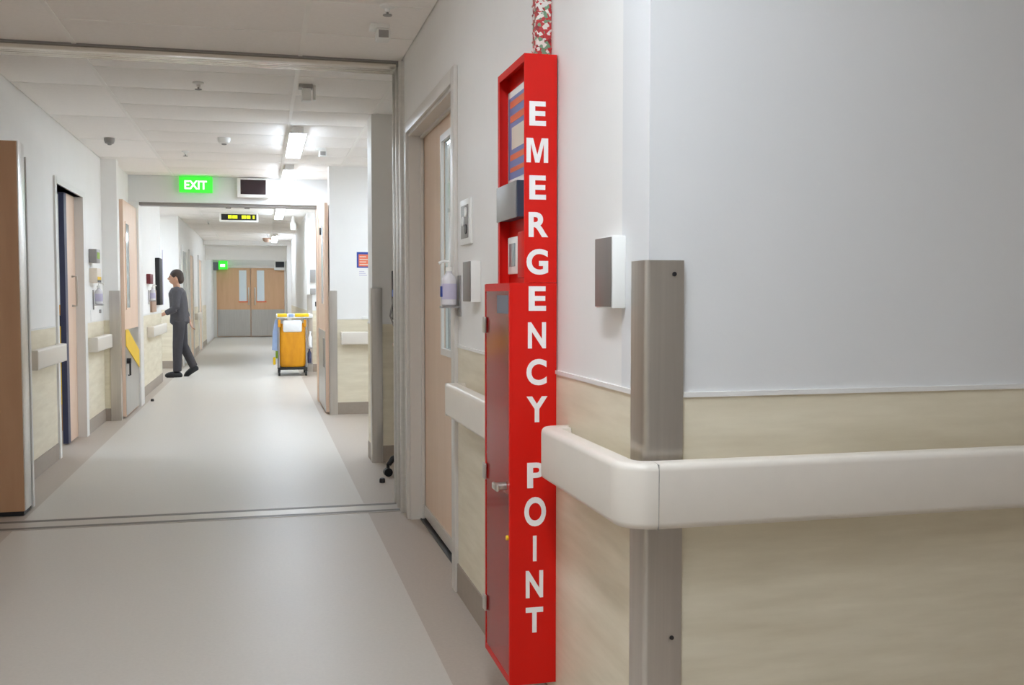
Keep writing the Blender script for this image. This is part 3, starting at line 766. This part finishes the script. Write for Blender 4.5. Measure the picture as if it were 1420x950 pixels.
# left middle wall fittings
pump_bottle('small white gel bottle near maroon box beyond the left smoke door', -1.45, 14.2, 1.22, 1, 1.0)
tag(box('signal_box', 'maroon', None, -1.45, -1.40, 13.95, 14.3, 1.44, 1.57, bev=.006), 'small maroon wall box above gel bottle', 'box')
tag(box('notice_holder', 'tan', None, -1.45, -1.42, 14.35, 14.9, 1.06, 1.36, bev=.004), 'tan notice holder on wall under black panel', 'notice')
bp = thing('wall_monitor', 'tall narrow black panel on the wall beyond left smoke door', 'panel', (-1.45, 15.35, 1.15))
MB().box(-1.45, -1.39, 15.1, 15.6, 1.15, 1.82, bev=.008).done('case', 'black', bp, smooth=True)
box('side_trim', 'pale_label', bp, -1.39, -1.387, 15.5, 15.6, 1.15, 1.95)

# ------------------------------------------------------------------ signs under the ceiling
ex = thing('exit_sign', 'green and white EXIT sign on the bulkhead', 'exit sign', (-.72, 12.34, 2.49))
MB().box(-.905, -.535, 12.30, 12.398, 2.485, 2.662, bev=.004).done('sign_body', 'exit_green', ex, smooth=True)
text_part('EXIT', 'lettering', 'exit_white', ex, .12, (-.72, 12.2985, 2.568), (1, 0, 0), (0, -1, 0), extrude=.001, bold=.003, fit=(.25, .10))
sc = thing('message_display', 'dark message display in white case on the bulkhead', 'display', (-.075, 12.35, 2.44))
MB().box(-.255, .105, 12.31, 12.398, 2.44, 2.665, bev=.004).done('case', 'white_plastic', sc, smooth=True)
box('screen', 'screen', sc, -.22, .07, 12.3065, 12.31, 2.475, 2.645)
ds = thing('ceiling_display', 'black display with yellow-green characters hung beyond the bulkhead', 'display', (-.345, 17.6, 2.5))
MB().box(-.66, -.03, 17.6, 17.66, 2.515, 2.66, bev=.004).done('case', 'white_plastic', ds, smooth=True)
box('screen', 'black', ds, -.63, -.06, 17.597, 17.6, 2.545, 2.645)
for a, b in ((-.52, -.46), (-.45, -.37), (-.30, -.23), (-.22, -.16), (-.12, -.09)): box('character', 'led', ds, a, b, 17.595, 17.597, 2.57, 2.625)
for x in (-.55, -.13): MB().box(x - .02, x + .02, 17.61, 17.65, 2.66, ZC, bev=.002).done('hanger', 'white_plastic', ds)
e2 = thing('exit_sign', 'small green exit sign over the far double doors', 'exit sign', (-1.12, 31.9, 2.2))
box('sign_body', 'exit_green', e2, -1.24, -.98, 31.84, 31.965, 2.06, 2.32); box('legend', 'exit_white', e2, -1.19, -1.05, 31.838, 31.84, 2.14, 2.22)
tag(box('door_closer_box', 'print_grey', None, -1.395, -1.25, 31.85, 31.968, 2.04, 2.28, bev=.005), 'grey box beside the small exit sign over far doors', 'box')
s2 = thing('message_display', 'small dark display in pale case over the far double doors', 'display', (.56, 31.9, 2.06))
box('case', 'white_plastic', s2, .40, .73, 31.86, 31.968, 2.05, 2.34); box('screen', 'black', s2, .44, .70, 31.857, 31.86, 2.13, 2.31)
for x, l in ((-.365, 'small round door holder under the bulkhead, between EXIT sign and message display'), (-.15, 'small round door holder under the bulkhead, directly below the message display')):
    tag(MB().cyl((x, 12.40 + .1, 2.335), (x, 12.40 + .1, 2.318), .035, .03, n=16).done('door_magnet', 'grey_plastic', None, smooth=True), l, 'door holder', 'door holders under the bulkhead')

# ------------------------------------------------------------------ ceiling fittings
def lamp(label, x, y0, y1, m, w=.13):
    o = thing('ceiling_light', label, 'ceiling light', (x, (y0 + y1) / 2, ZC - .02), 'linear ceiling lights')
    MB().box(x - w / 2 + .02, x + w / 2 - .02, y0 + .03, y1 - .03, ZC - .052, ZC + .004).done('mounting_spacer', 'trim', o)
    MB().box(x - w / 2 - .004, x + w / 2 + .004, y0 - .004, y1 + .004, ZC - .060, ZC - .052).done('light_housing', 'trim', o)
    MB().box(x - w / 2, x + w / 2, y0, y1, ZC - .074, ZC - .060, bev=.004).done('diffuser', m, o, smooth=True)
lamp('slim linear ceiling light above the corner and red cabinet', .17, 0.5, 1.9, 'lamp_near')
lamp('unseen fill light added behind the viewer on the left', -1.2, -1.2, 0.2, 'lamp_fill')  # added out of view as general fill, no known fixture
lamp('unseen fill light added over the near floor, before the door track', -.40, 2.9, 4.3, 'lamp_fill')  # added out of view to brighten the near floor and walls
lamp('slim linear ceiling light nearest the door track', .31, 8.5, 9.92, 'lamp')
lamp('slim linear ceiling light next to the bulkhead, before the EXIT sign', .31, 11.0, 12.3, 'lamp')
lamp('slim linear ceiling light just beyond the bulkhead', .31, 13.6, 14.8, 'lamp')
lamp('slim linear ceiling light above the cleaning trolley', .31, 16.0, 18.0, 'lamp')
lamp('slim linear ceiling light before the white portal frame', .33, 23.5, 26.0, 'lamp')
lamp('slim linear ceiling light before the far double doors', .2, 29.0, 30.5, 'lamp')
lamp('slim linear ceiling light in the left side bay', -2.3, 16.6, 18.2, 'lamp')
lamp('slim linear ceiling light in the right side bay', 1.4, 14.2, 16.4, 'lamp')
lamp('slim linear ceiling light in the right recess', 1.7, 9.0, 10.4, 'lamp')
lamp('linear ceiling light inside the right ward room', 1.9, 4.4, 5.6, 'lamp')
lamp('linear ceiling light inside the left room', -2.9, 8.6, 10.0, 'lamp')

def sprinkler(label, x, y):
    o = thing('sprinkler_head', label, 'sprinkler', (x, y, ZC - .04))
    MB().lathe((x, y, ZC), [(.036, 0.003), (.036, -.006), (.022, -.012), (.014, -.014), (.012, -.03)][::-1]).done('rose', 'white_plastic', o, smooth=True)
    MB().lathe((x, y, ZC), [(.022, -.046), (.022, -.042), (.006, -.040), (.006, -.028)]).done('deflector', 'grey_plastic', o, smooth=True)
def detector(label, x, y, m='white_plastic', r=.055):
    o = thing('smoke_detector', label, 'detector', (x, y, ZC - .05))
    MB().lathe((x, y, ZC), [(r * .55, -.05), (r * .85, -.042), (r, -.02), (r, .003)]).done('base', m, o, smooth=True)
    MB().lathe((x, y, ZC), [(r * .25, -.06), (r * .4, -.056), (r * .4, -.045)]).done('sensor', 'grey_plastic', o, smooth=True)
def spot(label, x, y):
    o = thing('emergency_light', label, 'emergency light', (x, y, ZC - .08))
    MB().box(x - .035, x + .06, y - .05, y + .05, ZC - .02, ZC + .003, bev=.004).done('base', 'white_plastic', o, smooth=True)
    MB().box(x - .005, x + .065, y - .045, y + .045, ZC - .075, ZC - .02, bev=.008).done('lamp_head', 'white_plastic', o, smooth=True)
    MB().box(x + .005, x + .055, y - .047, y - .045, ZC - .068, ZC - .03).done('lens', 'grey_plastic', o)
sprinkler('dark sprinkler head on ceiling just beyond the door track', -.38, 6.92)
sprinkler('small sprinkler head on ceiling before the EXIT sign', -.69, 10.25)
sprinkler('sprinkler head on ceiling beyond the bulkhead, by hanging display', -.95, 20.0)
sprinkler('far sprinkler head on ceiling before the portal frame', .16, 23.8)
sprinkler('sprinkler head on ceiling tile beside the box-shaped emergency light', .60, 4.88)
detector('grey round smoke detector on ceiling above left doorway', -1.28, 9.55, 'grey_plastic', .045)
detector('white smoke detector on ceiling between the sprinkler and lights', -.30, 9.3)
spot('white emergency light on ceiling beside first linear light', .55, 9.75)
spot('box-shaped white emergency light on ceiling before the door track', .59, 5.25)
o = thing('motion_sensor', 'white box sensor hung from ceiling just past the door track', 'sensor', (.32, 6.85, 2.6))
MB().box(.255, .345, 6.80, 6.90, ZC - .02, ZC + .003, bev=.004).done('base', 'grey_plastic', o, smooth=True)
MB().box(.275, .335, 6.82, 6.90, ZC - .10, ZC - .02, bev=.006).done('sensor_head', 'white_plastic', o, smooth=True)
MB().box(.348, .368, 6.84, 6.90, ZC - .09, ZC + .003, bev=.004).done('side_arm', 'white_plastic', o, smooth=True)
tag(MB().lathe((.56, 18.2, 2.43), [(.04, 0), (.05, .02), (.05, .12), (.03, .15), (.02, ZC - 2.43)]).done('hanging_sensor', 'white_plastic', None, smooth=True), 'white cylindrical sensor hung from ceiling near the right wall', 'sensor')
o = thing('ceiling_camera', 'small dome camera with reddish base on ceiling near far portal', 'camera', (.15, 25.4, ZC - .1))
MB().lathe((.15, 25.4, ZC), [(.05, -.10), (.09, -.06), (.10, -.03), (.10, .003)]).done('dome', 'tan', o, smooth=True)

# dispensers on the far right wall
for y, z0, z1, m, l in ((17.28, 1.50, 1.72, 'grey_plastic', 'grey dispenser highest on wall behind the cleaning trolley'), (17.28, 1.30, 1.40, 'grey_plastic', 'low grey holder on wall behind the cleaning trolley'), (17.28, 1.10, 1.18, 'dark', 'dark switch on wall behind the cleaning trolley')):
    x0 = .80 if m != 'dark' else .88
    tag(MB().box(x0, x0 + .09, y - .05, y + .02, z0, z1, bev=.006).done('wall_dispenser', m, None, smooth=True), l, 'dispenser')

# ------------------------------------------------------------------ cleaning trolley
ct = thing('cleaning_trolley', 'janitor trolley with amber bag and yellow tray on black castors', 'trolley', (.48, 16.9, 0))
y0, y1 = 16.45, 17.20
mb = MB().box(.25, .71, y0, y1, .10, .14, bev=.01); mb.done('base_frame', 'black', ct, smooth=True)
for x in (.27, .69):
    for y in (y0 + .05, y1 - .06):
        MB().cyl((x - .015, y, .045), (x + .015, y, .045), .045, n=18).box(x - .02, x + .02, y - .015, y + .015, .07, .11).done('castor', 'black', ct, smooth=True)
for x in (.265, .695):
    for y in (y0 + .02, y1 - .02): MB().tube([(x, y, .13), (x, y, .93)], .014).done('upright', 'grey_plastic', ct, smooth=True)
# the bag: tapered sack with bulging sides
t_ = bmesh.new(); R_ = []
for z, hw, hd in ((.145, .19, .17), (.20, .215, .19), (.40, .225, .20), (.60, .222, .19), (.75, .215, .18), (.80, .21, .175)):
    ring = []
    for k in range(24):
        a = 2 * math.pi * k / 24; c, s = math.cos(a), math.sin(a)
        px = math.copysign(abs(c) ** .45, c) * hw; py = math.copysign(abs(s) ** .45, s) * hd
        w = 1 + .02 * math.sin(5 * a + z * 9)
        ring.append(t_.verts.new((.48 + px * w, y0 + .19 + py * w, z + (.05 * abs(c) if z > .79 else 0))))
    R_.append(ring)
for i in range(len(R_) - 1):
    for k in range(24): t_.faces.new((R_[i][k], R_[i][(k + 1) % 24], R_[i + 1][(k + 1) % 24], R_[i + 1][k]))
t_.faces.new(R_[0][::-1]); t_.faces.new(R_[-1])
mb = MB(); mb.add(t_); bag = mb.done('waste_bag', 'amber', ct, smooth=True)
for x in (.275, .675): MB().box(x - .022, x + .022, y0 + .0, y0 + .03, .78, .90, bev=.008).done('bag_strap', 'amber', bag, smooth=True)
mb = MB().box(.33, .63, y0 - .012, y0 + .16, .70, .89, bev=.03); mb.done('bag_liner', 'bag_white', ct, smooth=True)
mb = MB().box(.235, .80, y0 + .0, y1, .925, .985, bev=.012); mb.done('top_tray', 'bag_white', ct, smooth=True)
for x in ((.245, .40), (.52, .74)): MB().box(x[0], x[1], y0 - .006, y0 + .30, .94, .995, bev=.01).done('yellow_lid', 'yellow', ct, smooth=True)
MB().box(.42, .50, y0 - .006, y0 + .10, .94, .99, bev=.01).done('blue_box', 'cloth_blue', ct, smooth=True)
mb = MB().prism([(.16, .42), (.24, .40), (.255, .90), (.215, .90), (.175, .70)], 'y', y0 + .04, y0 + .16); mb.done('hanging_cloth', 'cloth_blue', ct)
MB().box(.215, .26, y0 + .06, y0 + .16, .28, .40, bev=.012).done('green_cloth', 'lime', ct, smooth=True)
MB().box(.175, .215, y0 + .06, y0 + .16, .18, .30, bev=.012).done('yellow_cloth', 'yellow', ct, smooth=True)
for (x, z, m) in ((.745, .20, 'navy'), (.755, .45, 'bag_white')):
    MB().lathe((x, y0 + .08, z), [(.03, 0), (.034, .01), (.034, .16), (.014, .2), (.014, .23), (.02, .235), (.02, .26)]).done('spray_bottle', m, ct, smooth=True)
for z in (.43, .18): box('bottle_shelf', 'grey_plastic', ct, .70, .79, y0 + .03, y0 + .14, z, z + .02)

# ------------------------------------------------------------------ walking person
PX, PY = -1.27, 16.7
def P(x, y, z): return (PX + x, PY + y, z)
def remesh(mb, name, m, parent, voxel):
    o = mb.done(name, m, parent, smooth=True)
    md = o.modifiers.new('r', 'REMESH'); md.mode = 'VOXEL'; md.voxel_size = voxel; md.use_smooth_shade = True
    sm = o.modifiers.new('s', 'SMOOTH'); sm.factor = 0.5; sm.iterations = 4
    dg = bpy.context.evaluated_depsgraph_get(); dg.update()
    me = bpy.data.meshes.new_from_object(o.evaluated_get(dg))
    o.modifiers.clear(); old = o.data; o.data = me; bpy.data.meshes.remove(old)
    if not me.materials: me.materials.append(MATS[m])
    for p in me.polygons: p.use_smooth = True
    return o
# walks towards -X (to the left of the corridor); planted leg straight, rear leg pushing off
man = thing('person', 'person in dark grey clothes walking across the corridor', 'person', (PX, PY, 0))
ank_f, knee_f, hip_f = P(-.02, -.08, .09), P(-.01, -.085, .47), P(.02, -.08, .88)
ank_b, knee_b, hip_b = P(.22, .08, .15), P(.06, .085, .50), P(.03, .08, .88)
body = MB()
for ank, knee, hip in ((ank_f, knee_f, hip_f), (ank_b, knee_b, hip_b)): body.tube([ank, knee, hip], [.042, .056, .078])
body.tube([P(.025, 0, .84), P(.02, 0, .98), P(.01, 0, 1.15), P(-.01, 0, 1.33), P(-.01, 0, 1.40)], [.125, .12, .12, .115, .07])
for s in (-1, 1): body.sphere(P(-.005, s * .12, 1.34), .07)
body.tube([P(-.01, 0, 1.38), P(-.025, 0, 1.50)], [.055, .05])
body.sphere(P(-.03, 0, 1.565), .098, (1.0, .80, 1.18)); body.sphere(P(-.065, 0, 1.52), .06, (1, .85, 1))
body.tube([P(-.122, 0, 1.575), P(-.145, 0, 1.545), P(-.122, 0, 1.53)], [.010, .016, .012], n=8)
for s in (-1, 1): body.sphere(P(-.02, s * .080, 1.56), .026, (.8, .4, 1.2))
hands = {}
for s, el, wr in ((-1, P(-.02, -.215, 1.08), P(-.24, -.20, .98)), (1, P(.07, .215, 1.08), P(.16, .20, .86))):
    sh = P(-.005, s * .165, 1.345)
    body.tube([sh, el], [.05, .040]); body.tube([el, wr], [.038, .026])
    d = (Vector(wr) - Vector(el)).normalized(); side = Vector((0, 1, 0)); nrm = d.cross(side).normalized()
    palm = Vector(wr) + d * .045
    for w in (-.024, -.008, .008, .024): body.tube([Vector(wr) + side * w * .5, palm + side * w + d * .03], .015, n=8)
    for w, L in ((-.027, .055), (-.009, .072), (.009, .078), (.027, .068)):
        b0 = palm + side * w + d * .03; b1 = b0 + d * L * .5 + nrm * .008; b2 = b1 + d * L * .4 + nrm * .022
        body.tube([b0, b1, b2], [.0095, .009, .0075], n=8)
    th = palm + side * .03 * -s - d * .02
    body.tube([th, th + side * -s * .025 + d * .03, th + side * -s * .03 + d * .06], [.012, .011, .009], n=8)
remesh(body, 'body', 'skin', man, .008)
tr = MB()
for ank, knee, hip in ((ank_f, knee_f, hip_f), (ank_b, knee_b, hip_b)): tr.tube([ank, knee, hip], [.066, .076, .098])
tr.tube([P(.025, 0, .84), P(.02, 0, 1.02)], [.145, .135])
remesh(tr, 'trousers', 'trousers', man, .014)
sh_ = MB(); sh_.tube([P(.025, 0, .86), P(.02, 0, .98), P(.01, 0, 1.15), P(-.01, 0, 1.33), P(-.01, 0, 1.41)], [.155, .142, .14, .135, .085])
for s, el in ((-1, P(-.02, -.215, 1.08)), (1, P(.07, .215, 1.08))):
    sh_.sphere(P(-.005, s * .14, 1.345), .082); sh_.tube([P(-.005, s * .155, 1.345), el], [.072, .058])
sh_.tube([P(-.02, -.215, 1.08), P(-.17, -.205, 1.01)], [.056, .045]); sh_.tube([P(.07, .215, 1.08), P(.13, .205, .94)], [.056, .045])
remesh(sh_, 'tunic', 'clothes', man, .014)
for a, rot in ((ank_f, 0), (ank_b, .65)):
    mb = MB(); c = Vector(a)
    t_ = bmesh.new(); bmesh.ops.create_uvsphere(t_, u_segments=18, v_segments=10, radius=1)
    for v in t_.verts:
        v.co = Vector((v.co.x * .135 - .055, v.co.y * .046, max(v.co.z, -.55) * .06 * (1.0 + .35 * max(v.co.x, 0))))
    mb.add(t_, Matrix.Translation((c.x, c.y, .033 if rot == 0 else .105)) @ Matrix.Rotation(-rot, 4, 'Y'))
    mb.done('shoe', 'black', man, smooth=True)
hr_ = MB(); hr_.sphere(P(-.012, 0, 1.598), .104, (1.02, .86, .98)); hr_.sphere(P(.04, 0, 1.545), .075, (.8, 1.0, 1.1))
remesh(hr_, 'hair', 'hair', man, .012)
for s in (-1, 1): MB().sphere(P(-.118, s * .033, 1.577), .010, u=10, v=6).done('eye', 'dark', man, smooth=True)
MB().box(PX - .128, PX - .112, PY - .022, PY + .022, 1.498, 1.506, bev=.003).done('mouth', 'maroon', man, smooth=True)
